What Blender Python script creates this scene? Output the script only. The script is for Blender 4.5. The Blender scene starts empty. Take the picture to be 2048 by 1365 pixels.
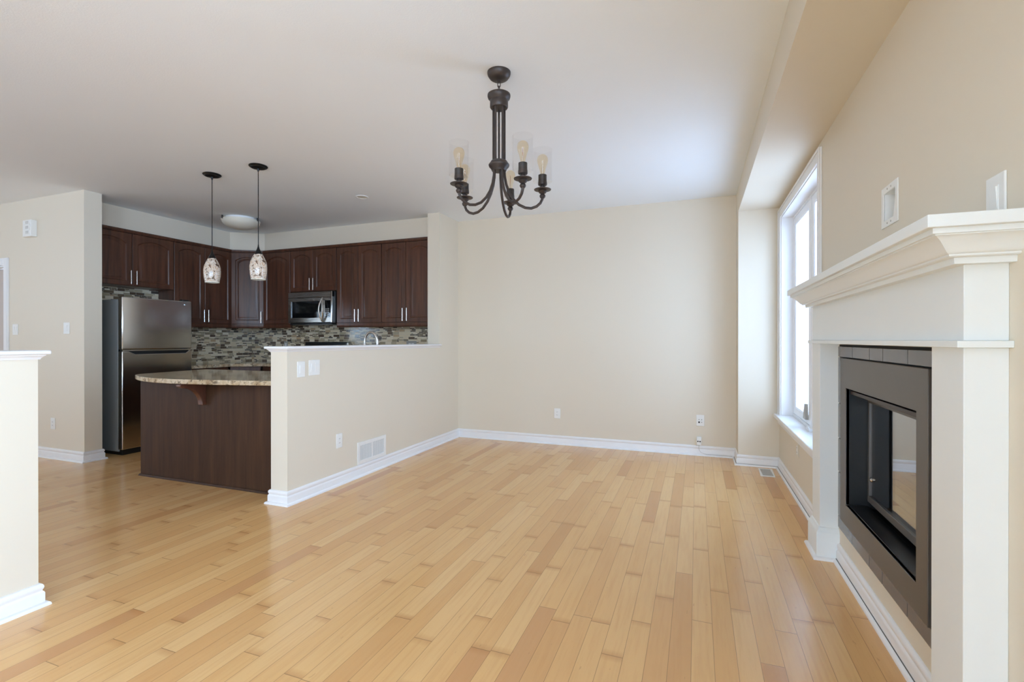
import bpy, bmesh, math, random
from mathutils import Vector, Matrix
random.seed(7)
PI = math.pi
SC = bpy.context.scene
COL = SC.collection

# ------------------------------------------------------------------ camera
cam_d = bpy.data.cameras.new('camera')
cam_d.sensor_width = 36.0
cam_d.lens = 976.17 / 2048 * 36
cam_d.clip_start = 0.05
cam = bpy.data.objects.new('camera', cam_d)
COL.objects.link(cam)
cam.location = (0, 0, 1.232)
cam.rotation_euler = (PI / 2 - 0.0022, 0, 0.3618)
SC.camera = cam

# ------------------------------------------------------------------ view + light
vs = SC.view_settings
SC.display_settings.display_device = 'sRGB'
vs.view_transform = 'Standard'
vs.look = 'None'
vs.exposure = 0.0
vs.gamma = 1.0
vs.use_curve_mapping = False
cy = SC.cycles
cy.max_bounces = 14
cy.diffuse_bounces = 8
cy.glossy_bounces = 5
cy.transmission_bounces = 8
cy.transparent_max_bounces = 16
cy.sample_clamp_indirect = 6.0
cy.caustics_reflective = False
cy.caustics_refractive = False
cy.use_denoising = True

SKY = 20.0
w = bpy.data.worlds.new('sky')
SC.world = w
w.use_nodes = True
nt = w.node_tree
nt.nodes.clear()
wo = nt.nodes.new('ShaderNodeOutputWorld')
bg = nt.nodes.new('ShaderNodeBackground')
tc = nt.nodes.new('ShaderNodeTexCoord')
sx = nt.nodes.new('ShaderNodeSeparateXYZ')
mr = nt.nodes.new('ShaderNodeMapRange')
mr.inputs[1].default_value = -1
mr.inputs[2].default_value = 1
rp = nt.nodes.new('ShaderNodeValToRGB')
cr = rp.color_ramp
cr.elements[0].position = 0.0
cr.elements[0].color = (.50, .68, .94, 1)
cr.elements[1].position = 1.0
cr.elements[1].color = (.46, .69, .98, 1)
for p, c in ((.47, (.50, .68, .95, 1)), (.505, (.545, .75, 1.02, 1)), (.7, (.515, .725, 1.02, 1))):
    e = cr.elements.new(p)
    e.color = c
nt.links.new(tc.outputs['Generated'], sx.inputs[0])
nt.links.new(sx.outputs['Z'], mr.inputs[0])
nt.links.new(mr.outputs[0], rp.inputs[0])
nt.links.new(rp.outputs[0], bg.inputs['Color'])
# directional sky gradient added to balance the daylight, brighter on the window side
dp = nt.nodes.new('ShaderNodeVectorMath')
dp.operation = 'DOT_PRODUCT'
dp.inputs[1].default_value = (-.45, -.50, .10)
nt.links.new(tc.outputs['Generated'], dp.inputs[0])
mr2 = nt.nodes.new('ShaderNodeMapRange')
mr2.inputs[1].default_value, mr2.inputs[2].default_value = -.5, .6
mr2.inputs[3].default_value, mr2.inputs[4].default_value = SKY * 1.15, SKY * .75
nt.links.new(dp.outputs['Value'], mr2.inputs[0])
nt.links.new(mr2.outputs[0], bg.inputs['Strength'])
nt.links.new(bg.outputs[0], wo.inputs[0])


def portal(name, loc, rot, sx_, sy_):
    d = bpy.data.lights.new(name, 'AREA')
    d.shape = 'RECTANGLE'
    d.size, d.size_y = sx_, sy_
    d.cycles.is_portal = True
    o = bpy.data.objects.new(name, d)
    COL.objects.link(o)
    o.location = loc
    o.rotation_euler = rot


# portals at the window openings; slider, front and rear ones are unseen additions
portal('window_daylight', (1.0, 4.42, 1.45), (0, PI / 2, 0), 1.95, 1.6)
portal('side_window_daylight', (1.0, -.9, 1.45), (0, PI / 2, 0), 2.1, 2.8)
portal('added_slider_daylight', (1.0, -5.0, 1.24), (0, PI / 2, 0), 2.5, 4.0)
portal('added_front_daylight', (-9.85, -.5, 1.4), (0, -PI / 2, 0), 1.9, 1.5)
portal('added_rear_daylight', (-5.95, -7.45, 1.3), (PI / 2, 0, 0), 1.0, 2.1)
portal('patio_daylight', (-1.25, -7.45, 1.1), (PI / 2, 0, 0), 2.3, 2.3)

# ------------------------------------------------------------------ materials
MATS = {}


def rgb(r, g, b):
    def f(v):
        v /= 255.0
        return v / 12.92 if v <= .04045 else ((v + .055) / 1.055) ** 2.4
    return (f(r), f(g), f(b), 1)


class NT:
    def __init__(s, name):
        s.m = bpy.data.materials.new(name)
        s.m.use_nodes = True
        s.t = s.m.node_tree
        s.b = s.t.nodes['Principled BSDF']
        s.out = s.t.nodes['Material Output']
        MATS[name] = s.m

    def n(s, typ, **k):
        x = s.t.nodes.new('ShaderNode' + typ)
        for a, v in k.items():
            setattr(x, a, v)
        return x

    def l(s, a, b):
        s.t.links.new(a, b)

    def val(s, sock, v):
        if hasattr(v, 'is_output'):
            s.l(v, sock)
        else:
            sock.default_value = v

    def math(s, op, a, b=0.0, c=None):
        x = s.n('Math', operation=op)
        s.val(x.inputs[0], a)
        s.val(x.inputs[1], b)
        if c is not None:
            s.val(x.inputs[2], c)
        return x.outputs[0]

    def mix(s, f, a, b, mode='MIX'):
        x = s.n('Mix', data_type='RGBA', blend_type=mode)
        s.val(x.inputs[0], f)
        s.val(x.inputs[6], a)
        s.val(x.inputs[7], b)
        return x.outputs[2]

    def ramp(s, f, stops, const=False):
        x = s.n('ValToRGB')
        r = x.color_ramp
        if const:
            r.interpolation = 'CONSTANT'
        r.elements[0].position, r.elements[0].color = stops[0]
        r.elements[1].position, r.elements[1].color = stops[-1]
        for p, c in stops[1:-1]:
            e = r.elements.new(p)
            e.color = c
        s.l(f, x.inputs[0])
        return x.outputs[0]

    def coords(s):
        return s.n('TexCoord').outputs['Object']

    def noise(s, vec, scale, detail=3, rough=.5, sc=None):
        if sc is not None:
            mp = s.n('Mapping')
            mp.inputs['Scale'].default_value = sc
            s.l(vec, mp.inputs[0])
            vec = mp.outputs[0]
        x = s.n('TexNoise')
        x.inputs['Scale'].default_value = scale
        x.inputs['Detail'].default_value = detail
        x.inputs['Roughness'].default_value = rough
        s.l(vec, x.inputs['Vector'])
        return x

    def bump(s, h, strength, dist):
        x = s.n('Bump')
        x.inputs['Strength'].default_value = strength
        x.inputs['Distance'].default_value = dist
        s.l(h, x.inputs['Height'])
        s.l(x.outputs[0], s.b.inputs['Normal'])

    def set(s, **k):
        names = {'color': 'Base Color', 'rough': 'Roughness', 'metal': 'Metallic', 'spec': 'Specular IOR Level',
                 'coat': 'Coat Weight', 'coatr': 'Coat Roughness', 'ior': 'IOR', 'aniso': 'Anisotropic'}
        for a, v in k.items():
            s.val(s.b.inputs[names[a]], v)
        return s


def simple(name, col, rough=.5, metal=0.0, var=.04, scale=12, **k):
    """a plain material whose colour drifts a little, as painted or moulded things do"""
    t = NT(name)
    no = t.noise(t.coords(), scale, 2)
    c2 = tuple(max(0, v * (1 - var)) for v in col[:3]) + (1,)
    t.set(color=t.mix(no.outputs[0], col, c2), rough=rough, metal=metal, **k)
    return t.m


def paint(name, col, bumpscale=220, strength=.04, rough=.55):
    t = NT(name)
    v = t.coords()
    big = t.noise(v, 1.3, 2)
    c2 = tuple(x * .975 for x in col[:3]) + (1,)
    t.set(color=t.mix(big.outputs[0], col, c2), rough=rough, spec=.35)
    fine = t.noise(v, bumpscale, 3)
    t.bump(fine.outputs[0], strength, .002)
    return t.m


WALL = paint('cream_wall_paint', rgb(224, 214, 196))
CEIL = paint('white_ceiling_paint', rgb(238, 242, 245), 140, .25, .9)
TRIM = simple('white_trim_paint', rgb(236, 235, 235), .35, var=.02, scale=5)
MANTEL = simple('white_mantel_paint', rgb(233, 237, 237), .4, var=.025, scale=4)
PLASTIC = simple('white_plastic', rgb(236, 235, 231), .35, var=.02)
DOORP = simple('taupe_door_paint', rgb(196, 184, 176), .4, var=.02)
DARKHOLE = simple('dark_slot', rgb(22, 22, 22), .7)
VINYL = simple('white_window_vinyl', rgb(240, 241, 243), .3, var=.02)
GAP = simple('painted_gap_shadow', rgb(95, 92, 88), .8)  # dark colour painted in where gaps lie in shade


def floor_material():
    t = NT('maple_plank_floor')
    v = t.coords()
    sp = t.n('SeparateXYZ')
    t.l(v, sp.inputs[0])
    BW = .0826
    xs = t.math('DIVIDE', t.math('ADD', sp.outputs[0], 50 * BW * 4 + .019), BW)
    col = t.math('FLOOR', xs)
    fx = t.math('FRACT', xs)
    wn = t.n('TexWhiteNoise', noise_dimensions='1D')
    t.l(col, wn.inputs['W'])
    wv = t.math('ADD', t.math('DIVIDE', sp.outputs[1], .78), t.math('MULTIPLY', wn.outputs[0], 700))
    vo = t.n('TexVoronoi', voronoi_dimensions='1D', feature='F1')
    vo.inputs['Scale'].default_value = 1
    vo.inputs['Randomness'].default_value = .85
    t.l(wv, vo.inputs['W'])
    ve = t.n('TexVoronoi', voronoi_dimensions='1D', feature='DISTANCE_TO_EDGE')
    ve.inputs['Scale'].default_value = 1
    ve.inputs['Randomness'].default_value = .85
    t.l(wv, ve.inputs['W'])
    sc = t.n('SeparateColor')
    t.l(vo.outputs['Color'], sc.inputs[0])
    r1, r2, r3 = sc.outputs
    base = t.ramp(r1, [(0, rgb(200, 147, 92)), (.05, rgb(211, 160, 103)), (.3, rgb(217, 168, 109)),
                       (.65, rgb(220, 173, 114)), (.9, rgb(224, 180, 124)), (1, rgb(218, 170, 111))])
    # the odd reddish heartwood board
    red = t.math('GREATER_THAN', r2, .965)
    base = t.mix(t.math('MULTIPLY', red, .55), base, rgb(180, 116, 72))
    # grain: long soft streaks that differ from board to board
    cmb = t.n('CombineXYZ')
    t.l(t.math('MULTIPLY', sp.outputs[0], 60), cmb.inputs[0])
    t.l(t.math('ADD', t.math('MULTIPLY', sp.outputs[1], 3.2), t.math('MULTIPLY', r3, 90)), cmb.inputs[1])
    t.l(t.math('MULTIPLY', r1, 50), cmb.inputs[2])
    g = t.noise(cmb.outputs[0], 1.0, 4, .6)
    gm = t.n('MapRange')
    gm.inputs[1].default_value = .45
    gm.inputs[2].default_value = .8
    t.l(g.outputs[0], gm.inputs[0])
    base = t.mix(t.math('MULTIPLY', gm.outputs[0], .38), base, rgb(190, 133, 78))
    # cloudy figure
    cl = t.noise(v, 7, 3, .5, (1.0, .35, 1))
    base = t.mix(t.math('MULTIPLY', cl.outputs[0], .22), base, rgb(228, 188, 132))
    # brown mineral marks near some board ends
    endm = t.n('MapRange')
    endm.inputs[1].default_value = .05
    endm.inputs[2].default_value = .0
    t.l(ve.outputs[0], endm.inputs[0])
    some = t.math('GREATER_THAN', r3, .45)
    base = t.mix(t.math('MULTIPLY', t.math('MULTIPLY', endm.outputs[0], some), t.math('MULTIPLY', cl.outputs[0], .8)), base, rgb(176, 118, 64))
    # little dark flecks
    fl = t.noise(v, 26, 2, .5, (2.2, .5, 1))
    fm = t.math('GREATER_THAN', fl.outputs[0], .735)
    base = t.mix(t.math('MULTIPLY', fm, .28), base, rgb(150, 105, 66))
    # seams
    dx = t.math('MINIMUM', fx, t.math('SUBTRACT', 1, fx))
    s1 = t.math('LESS_THAN', dx, .0125)
    s2 = t.math('LESS_THAN', ve.outputs[0], .0022)
    seam = t.math('MAXIMUM', s1, s2)
    base = t.mix(t.math('MULTIPLY', seam, .62), base, rgb(120, 88, 58))
    # edges of boards are a bit eased and a few boards sit slightly proud
    hgt = t.math('SUBTRACT', t.math('MULTIPLY', t.n('TexWhiteNoise', noise_dimensions='1D').outputs[0], 0), seam)
    rn = t.noise(v, 3, 3)
    rr = t.math('ADD', .17, t.math('MULTIPLY', rn.outputs[0], .08))
    t.set(color=base, rough=rr, spec=.5, coat=.15, coatr=.2)
    wave = t.noise(v, 9, 1, .5, (1, .3, 1))
    t.bump(t.math('ADD', t.math('MULTIPLY', hgt, .3), t.math('MULTIPLY', wave.outputs[0], .4)), .10, .004)
    return t.m


FLOOR = floor_material()


def mosaic_material(name, axis):
    """linear glass and stone mosaic: rows of strips, some rows of a strip split in two thin ones"""
    t = NT(name)
    v = t.coords()
    sp = t.n('SeparateXYZ')
    t.l(v, sp.inputs[0])
    u = sp.outputs[axis]
    z = sp.outputs[2]
    ROW = .0335
    zr = t.math('DIVIDE', z, ROW)
    row = t.math('FLOOR', zr)
    fz = t.math('FRACT', zr)

    def cells(seedsock, width, mul):
        wn = t.n('TexWhiteNoise', noise_dimensions='1D')
        t.l(seedsock, wn.inputs['W'])
        wv = t.math('ADD', t.math('DIVIDE', u, width), t.math('MULTIPLY', wn.outputs[0], mul))
        a = t.n('TexVoronoi', voronoi_dimensions='1D', feature='F1')
        a.inputs['Scale'].default_value = 1
        a.inputs['Randomness'].default_value = .62
        t.l(wv, a.inputs['W'])
        b = t.n('TexVoronoi', voronoi_dimensions='1D', feature='DISTANCE_TO_EDGE')
        b.inputs['Scale'].default_value = 1
        b.inputs['Randomness'].default_value = .62
        t.l(wv, b.inputs['W'])
        s = t.n('SeparateColor')
        t.l(a.outputs['Color'], s.inputs[0])
        return s.outputs, t.math('MULTIPLY', b.outputs[0], width)

    big, ebig = cells(row, .088, 331)
    split = t.math('GREATER_THAN', big[2], .52)
    half = t.math('FLOOR', t.math('MULTIPLY', fz, 2))
    fz2 = t.math('FRACT', t.math('MULTIPLY', fz, 2))
    sm, esm = cells(t.math('ADD', t.math('MULTIPLY', row, 2), t.math('ADD', half, 1000.5)), .070, 517)

    def pick(f, a, b):
        return t.math('ADD', t.math('MULTIPLY', f, b), t.math('MULTIPLY', t.math('SUBTRACT', 1, f), a))
    c = pick(split, big[0], sm[0])
    eb = pick(split, ebig, t.math('MINIMUM', ebig, esm))
    vz = pick(split, t.math('MULTIPLY', t.math('MINIMUM', fz, t.math('SUBTRACT', 1, fz)), ROW),
              t.math('MULTIPLY', t.math('MINIMUM', fz2, t.math('SUBTRACT', 1, fz2)), ROW / 2))
    edge = t.math('MINIMUM', eb, vz)
    grout = t.math('LESS_THAN', edge, .0012)
    col = t.ramp(c, [(0, rgb(88, 66, 50)), (.15, rgb(124, 102, 78)), (.25, rgb(164, 148, 118)), (.37, rgb(190, 172, 140)),
                     (.49, rgb(236, 217, 182)), (.70, rgb(245, 231, 204)), (.9, rgb(200, 168, 130)), (.94, rgb(60, 46, 38)),
                     (1, rgb(60, 46, 38))], const=True)
    mott = t.noise(v, 90, 3)
    col = t.mix(t.math('MULTIPLY', mott.outputs[0], .25), col, rgb(150, 138, 118))
    col = t.mix(grout, col, rgb(212, 202, 182))
    rough = t.math('ADD', .12, t.math('MULTIPLY', grout, .6))
    t.set(color=col, rough=rough, spec=.5)
    t.bump(t.math('SUBTRACT', 1, grout), .4, .001)
    return t.m


MOSAIC_X = mosaic_material('mosaic_tile_back', 0)
MOSAIC_Y = mosaic_material('mosaic_tile_side', 1)


def granite_material():
    t = NT('speckled_beige_granite')
    v = t.coords()
    a = t.noise(v, 9, 5, .65)
    base = t.ramp(a.outputs[0], [(.25, rgb(150, 122, 92)), (.42, rgb(196, 172, 138)), (.55, rgb(222, 204, 174)), (.75, rgb(232, 220, 198))])
    n2 = t.noise(v, 32, 6, .7)
    d = t.ramp(n2.outputs[0], [(.40, (1, 1, 1, 1)), (.47, (0, 0, 0, 1))])
    base = t.mix(t.math('MULTIPLY', d, .75), base, rgb(74, 58, 46))
    vo = t.n('TexVoronoi', feature='DISTANCE_TO_EDGE')
    vo.inputs['Scale'].default_value = 17
    dis = t.n('VectorMath', operation='ADD')
    t.l(v, dis.inputs[0])
    t.l(a.outputs['Color'], dis.inputs[1])
    t.l(dis.outputs[0], vo.inputs['Vector'])
    ln = t.ramp(vo.outputs[0], [(.0, (1, 1, 1, 1)), (.07, (0, 0, 0, 1))])
    base = t.mix(t.math('MULTIPLY', ln, .55), base, rgb(96, 72, 54))
    t.set(color=base, rough=.07, spec=.6)
    return t.m


GRANITE = granite_material()


def wood_material(name, c1, c2, c3, axis=2, rough=.32, coat=.12, spec=.4):
    t = NT(name)
    v = t.coords()
    sc = [22, 22, 22]
    sc[axis] = 1.6
    g = t.noise(v, 1, 5, .62, tuple(sc))
    f = t.noise(v, 1, 2, .5, (60, 60, 60) if axis != 2 else (140, 140, 5))
    big = t.noise(v, 2.3, 2)
    col = t.ramp(g.outputs[0], [(.3, c1), (.52, c2), (.75, c3)])
    col = t.mix(t.math('MULTIPLY', big.outputs[0], .35), col, c1)
    col = t.mix(t.math('MULTIPLY', f.outputs[0], .14), col, (.012, .007, .005, 1))
    t.set(color=col, rough=rough, spec=spec, coat=coat, coatr=.2)
    t.bump(f.outputs[0], .05, .001)
    return t.m


ESPRESSO = wood_material('espresso_cherry_wood', rgb(68, 41, 28), rgb(93, 57, 40), rgb(116, 71, 50))
PANELWOOD = wood_material('espresso_panel_wood', rgb(62, 40, 26), rgb(76, 51, 34), rgb(88, 60, 40), rough=.55, coat=0.0, spec=.22)
CORBELWOOD = wood_material('reddish_corbel_wood', rgb(82, 49, 36), rgb(100, 62, 46), rgb(114, 73, 55))
CABDARK = simple('cabinet_inside_dark', rgb(45, 34, 29), .6)


def steel_material(name, col, rough=.27, axis=1):
    t = NT(name)
    v = t.coords()
    sc = [4, 4, 4]
    sc[2] = 500
    if axis == 2:
        sc = [500, 500, 4]
    n = t.noise(v, 1, 2, .5, tuple(sc))
    t.set(color=col, rough=t.math('ADD', rough - .04, t.math('MULTIPLY', n.outputs[0], .08)), metal=1.0)
    t.bump(n.outputs[0], .004, .0005)
    return t.m


FRIDGEST = steel_material('dark_brushed_steel', (.74, .73, .71, 1), .15)
MICROST = steel_material('brushed_steel', (.38, .345, .305, 1), .28)
CHROME = steel_material('polished_steel', (.70, .69, .67, 1), .16, 2)
NICKEL = steel_material('brushed_nickel', (.50, .46, .42, 1), .24, 2)
FRIDGESIDE = simple('grey_painted_steel', rgb(138, 140, 138), .34, var=.05)
BLACKGLASS = simple('black_glass', rgb(16, 17, 18), .06, spec=.7)
BLACKPL = simple('black_plastic', rgb(20, 20, 21), .4)
BRONZE = simple('oil_rubbed_bronze', rgb(70, 60, 55), .42, metal=.35, var=.15, scale=40)
BLACKMETAL = simple('black_metal', rgb(24, 22, 21), .35, metal=.3)
FIREFRAME = simple('dark_grey_fireplace_metal', rgb(108, 103, 99), .40, metal=.45, var=.10, scale=7)
FIRETILE = simple('dark_grey_glazed_tile', rgb(106, 103, 104), .2, var=.14, scale=9, spec=.55)
TILEGROUT = simple('dark_tile_grout', rgb(26, 25, 25), .8)
FIREBLACK = simple('matte_black_firebox', rgb(20, 19, 18), .5, var=.2)
LEDGE = simple('dark_ledge_metal', rgb(42, 42, 43), .3, metal=.5, var=.3, scale=18)
LOGMAT = wood_material('charred_log', rgb(60, 50, 42), rgb(98, 84, 70), rgb(140, 124, 106), 1, .8)
FROST = simple('frosted_alabaster_glass', rgb(234, 230, 214), .3, var=.10, scale=9)
SOCKET = simple('dark_socket', rgb(70, 66, 64), .3, metal=.6)
FILAMENT = simple('filament_wire', rgb(190, 140, 70), .4, metal=.8)
GREYPLATE = simple('grey_cover_plate', rgb(168, 165, 158), .35)


def thin_glass(name, tint=(1, 1, 1, 1), ior=1.5, gloss=(1, 1, 1, 1), boost=1.0):
    t = NT(name)
    t.t.nodes.remove(t.b)
    tr = t.n('BsdfTransparent')
    tr.inputs[0].default_value = tint
    gl = t.n('BsdfGlossy')
    gl.inputs['Color'].default_value = gloss
    gl.inputs['Roughness'].default_value = .02
    fr = t.n('Fresnel')
    geo = t.n('NewGeometry')
    # the same reflectance whichever side of the pane the ray meets
    t.l(t.math('ADD', ior, t.math('MULTIPLY', geo.outputs['Backfacing'], 1 / ior - ior)), fr.inputs['IOR'])
    f = t.math('MINIMUM', t.math('MULTIPLY', fr.outputs[0], boost), 1.0)
    mx = t.n('MixShader')
    t.l(f, mx.inputs[0])
    t.l(tr.outputs[0], mx.inputs[1])
    t.l(gl.outputs[0], mx.inputs[2])
    t.l(mx.outputs[0], t.out.inputs[0])
    return t.m


PANE = thin_glass('window_glass', (.97, .985, .99, 1))
PANE2 = thin_glass('dimmed_window_glass', (.61, .615, .63, 1))  # single pane, tint darkened to dim the daylight through it
SHADEGLASS = thin_glass('clear_shade_glass', (.985, .985, .985, 1), 1.22)
AMBER = thin_glass('amber_bulb_glass', (.97, .905, .78, 1), 1.45)
FIREGLASS = thin_glass('fireplace_glass', (.75, .75, .75, 1), 1.8, boost=1.7)


def art_glass():
    t = NT('swirled_art_glass')
    v = t.coords()
    d = t.noise(v, 9, 2)
    ad = t.n('VectorMath', operation='ADD')
    t.l(v, ad.inputs[0])
    scl = t.n('VectorMath', operation='SCALE')
    t.l(d.outputs['Color'], scl.inputs[0])
    scl.inputs['Scale'].default_value = .18
    t.l(scl.outputs[0], ad.inputs[1])
    n = t.noise(ad.outputs[0], 40, 3, .6, (1.2, 1.2, .5))
    col = t.ramp(n.outputs[0], [(.30, rgb(84, 62, 48)), (.41, rgb(128, 100, 80)), (.455, rgb(206, 192, 176)), (.53, rgb(228, 218, 204)),
                                (.575, rgb(184, 140, 100)), (.63, rgb(222, 210, 194)), (.8, rgb(150, 128, 112))])
    t.set(color=col, rough=.12, spec=.6)
    return t.m


ARTGLASS = art_glass()


# ------------------------------------------------------------------ geometry helpers
class MB:
    def __init__(s):
        s.bm = bmesh.new()

    def face(s, vs_):
        try:
            return s.bm.faces.new(vs_)
        except ValueError:
            return None

    def v(s, p):
        return s.bm.verts.new(p)

    def box(s, x0, x1, y0, y1, z0, z1):
        a = [s.v((x, y, z)) for z in (z0, z1) for y in (y0, y1) for x in (x0, x1)]
        for f in ((0, 2, 3, 1), (4, 5, 7, 6), (0, 1, 5, 4), (2, 6, 7, 3), (0, 4, 6, 2), (1, 3, 7, 5)):
            s.face([a[i] for i in f])
        return s

    def prism(s, poly, a0, a1, plane='xy'):
        """extrude a 2D polygon along the third axis"""
        def P(p, a):
            return {'xy': (p[0], p[1], a), 'xz': (p[0], a, p[1]), 'yz': (a, p[0], p[1])}[plane]
        A = [s.v(P(p, a0)) for p in poly]
        B = [s.v(P(p, a1)) for p in poly]
        n = len(poly)
        s.face(A)
        s.face(B)
        for i in range(n):
            s.face((A[i], A[(i + 1) % n], B[(i + 1) % n], B[i]))
        return s

    def lathe(s, prof, c=(0, 0, 0), n=32):
        rings = []
        for r, z in prof:
            if r < 1e-6:
                rings.append([s.v((c[0], c[1], c[2] + z))])
            else:
                rings.append([s.v((c[0] + r * math.cos(2 * PI * i / n), c[1] + r * math.sin(2 * PI * i / n), c[2] + z)) for i in range(n)])
        for a, b in zip(rings, rings[1:]):
            for i in range(n):
                j = (i + 1) % n
                q = []
                for x in (a[i % len(a)], a[j % len(a)], b[j % len(b)], b[i % len(b)]):
                    if x not in q:
                        q.append(x)
                if len(q) > 2:
                    s.face(q)
        return s

    def tube(s, pts, r, n=12, closed=False, caps=True):
        pts = [Vector(p) for p in pts]
        m = len(pts)
        rs = r if isinstance(r, (list, tuple)) else [r] * m
        up = None
        rings = []
        for i, p in enumerate(pts):
            if closed:
                d = (pts[(i + 1) % m] - pts[i - 1]).normalized()
            elif i == 0:
                d = (pts[1] - p).normalized()
            elif i == m - 1:
                d = (p - pts[-2]).normalized()
            else:
                d = ((pts[i + 1] - p).normalized() + (p - pts[i - 1]).normalized()).normalized()
            if up is None:
                up = Vector((0, 0, 1)) if abs(d.z) < .9 else Vector((1, 0, 0))
            u = (up - d * up.dot(d)).normalized()
            up = u
            w_ = d.cross(u)
            rings.append([s.v(p + (u * math.cos(2 * PI * k / n) + w_ * math.sin(2 * PI * k / n)) * rs[i]) for k in range(n)])
        for i in range(m if closed else m - 1):
            a, b = rings[i], rings[(i + 1) % m]
            for k in range(n):
                s.face((a[k], a[(k + 1) % n], b[(k + 1) % n], b[k]))
        if caps and not closed:
            s.face(rings[0])
            s.face(rings[-1])
        return s

    def cyl(s, p0, p1, r, n=16):
        return s.tube([p0, p1], r, n)

    def sweep(s, path, prof, first=0, last=None, close_prof=True):
        """sweep a profile of (outward, z) along a 2D path, outward = right of travel, mitred;
        only the segments first..last are built"""
        P = [Vector(p) for p in path]
        n = len(P)
        nor = []
        for a, b in zip(P, P[1:]):
            d = (b - a).normalized()
            nor.append(Vector((d.y, -d.x)))
        mit = []
        for i in range(n):
            if i == 0:
                mit.append(nor[0])
            elif i == n - 1:
                mit.append(nor[-1])
            else:
                a, b = nor[i - 1], nor[i]
                mit.append((a + b) / (1 + a.dot(b)))
        last = n - 2 if last is None else last
        rings = []
        for i in range(first, last + 2):
            rings.append([s.v((P[i].x + mit[i].x * d, P[i].y + mit[i].y * d, z)) for d, z in prof])
        k = len(prof)
        for a, b in zip(rings, rings[1:]):
            for j in range(k if close_prof else k - 1):
                s.face((a[j], a[(j + 1) % k], b[(j + 1) % k], b[j]))
        s.face(rings[0])
        s.face(rings[-1])
        return s

    def build(s, name, m, parent=None, origin=None, bevel=0, seg=2, smooth=35, keep_world=False):
        if origin is not None:
            bmesh.ops.translate(s.bm, verts=s.bm.verts, vec=-Vector(origin))
        bmesh.ops.recalc_face_normals(s.bm, faces=s.bm.faces)
        me = bpy.data.meshes.new(name)
        s.bm.to_mesh(me)
        s.bm.free()
        me.materials.append(m)
        if smooth:
            me.shade_smooth()
            me.set_sharp_from_angle(angle=math.radians(smooth))
        o = bpy.data.objects.new(name, me)
        COL.objects.link(o)
        if parent is not None:
            o.parent = parent
        elif origin is not None:
            o.location = origin
        if bevel:
            b = o.modifiers.new('bevel', 'BEVEL')
            b.width = bevel
            b.segments = seg
            b.limit_method = 'ANGLE'
            b.angle_limit = math.radians(40)
            b.harden_normals = False
        return o


def thing(name, label, cat, loc=(0, 0, 0), rotz=0.0, group=None):
    o = bpy.data.objects.new(name, None)
    o.empty_display_size = .1
    COL.objects.link(o)
    o.location = loc
    o.rotation_euler = (0, 0, rotz)
    o['label'] = label
    o['category'] = cat
    if group:
        o['group'] = group
    return o


def tag(o, label, cat, group=None):
    o['label'] = label
    o['category'] = cat
    if group:
        o['group'] = group
    return o


def struct(o, label=None, cat=None):
    o['kind'] = 'structure'
    if label:
        o['label'] = label
    if cat:
        o['category'] = cat
    return o


def copy_tree(o, parent=None):
    c = o.copy()
    COL.objects.link(c)
    if parent is not None:
        c.parent = parent
    for ch in list(o.children):
        copy_tree(ch, c)
    return c


def wall_grid(m, axis, a0, a1, us, zs, holes):
    """a wall slab between a0..a1 on the given axis with rectangular holes (u0,u1,z0,z1)"""
    U = sorted(set(list(us) + [h[i] for h in holes for i in (0, 1)]))
    Z = sorted(set(list(zs) + [h[i] for h in holes for i in (2, 3)]))

    def solid(i, j):
        if not (0 <= i < len(U) - 1 and 0 <= j < len(Z) - 1):
            return False
        u, z = (U[i] + U[i + 1]) / 2, (Z[j] + Z[j + 1]) / 2
        return not any(h[0] < u < h[1] and h[2] < z < h[3] for h in holes)
    V = {}

    def P(i, j, k):
        if (i, j, k) not in V:
            a = (a0, a1)[k]
            V[i, j, k] = m.v((a, U[i], Z[j]) if axis == 'x' else (U[i], a, Z[j]))
        return V[i, j, k]
    for i in range(len(U) - 1):
        for j in range(len(Z) - 1):
            if not solid(i, j):
                continue
            for k in (0, 1):
                m.face((P(i, j, k), P(i + 1, j, k), P(i + 1, j + 1, k), P(i, j + 1, k)))
            for di, dj, e in ((-1, 0, ((i, j), (i, j + 1))), (1, 0, ((i + 1, j), (i + 1, j + 1))),
                              (0, -1, ((i, j), (i + 1, j))), (0, 1, ((i, j + 1), (i + 1, j + 1)))):
                if not solid(i + di, j + dj):
                    (p, q), (r, t_) = e
                    m.face((P(p, q, 0), P(r, t_, 0), P(r, t_, 1), P(p, q, 1)))
    return m


def text_mesh(name, body, size, mat_, parent, loc, rot, extrude=.0004):
    cu = bpy.data.curves.new(name + '_curve', 'FONT')
    cu.body = body
    cu.size = size
    cu.extrude = extrude
    cu.align_x = 'CENTER'
    cu.align_y = 'CENTER'
    tmp = bpy.data.objects.new(name + '_tmp', cu)
    COL.objects.link(tmp)
    dg = bpy.context.evaluated_depsgraph_get()
    me = bpy.data.meshes.new_from_object(tmp.evaluated_get(dg))
    bpy.data.objects.remove(tmp)
    bpy.data.curves.remove(cu)
    me.name = name
    me.materials.clear()
    me.materials.append(mat_)
    o = bpy.data.objects.new(name, me)
    COL.objects.link(o)
    o.parent = parent
    o.location = loc
    o.rotation_euler = rot
    return o


# ------------------------------------------------------------------ main dimensions
ZC = 2.74           # ceiling
XH, XH2 = -2.845, -3.005   # half wall faces
YB = 5.579          # back wall
XB, YR = .3825, 5.285      # boxed corner
XW = .742           # window and fireplace wall
YP, XP = 3.062, -5.75      # left wall and its end
XK = -6.37          # kitchen side wall
ZCAP = 1.145

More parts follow.
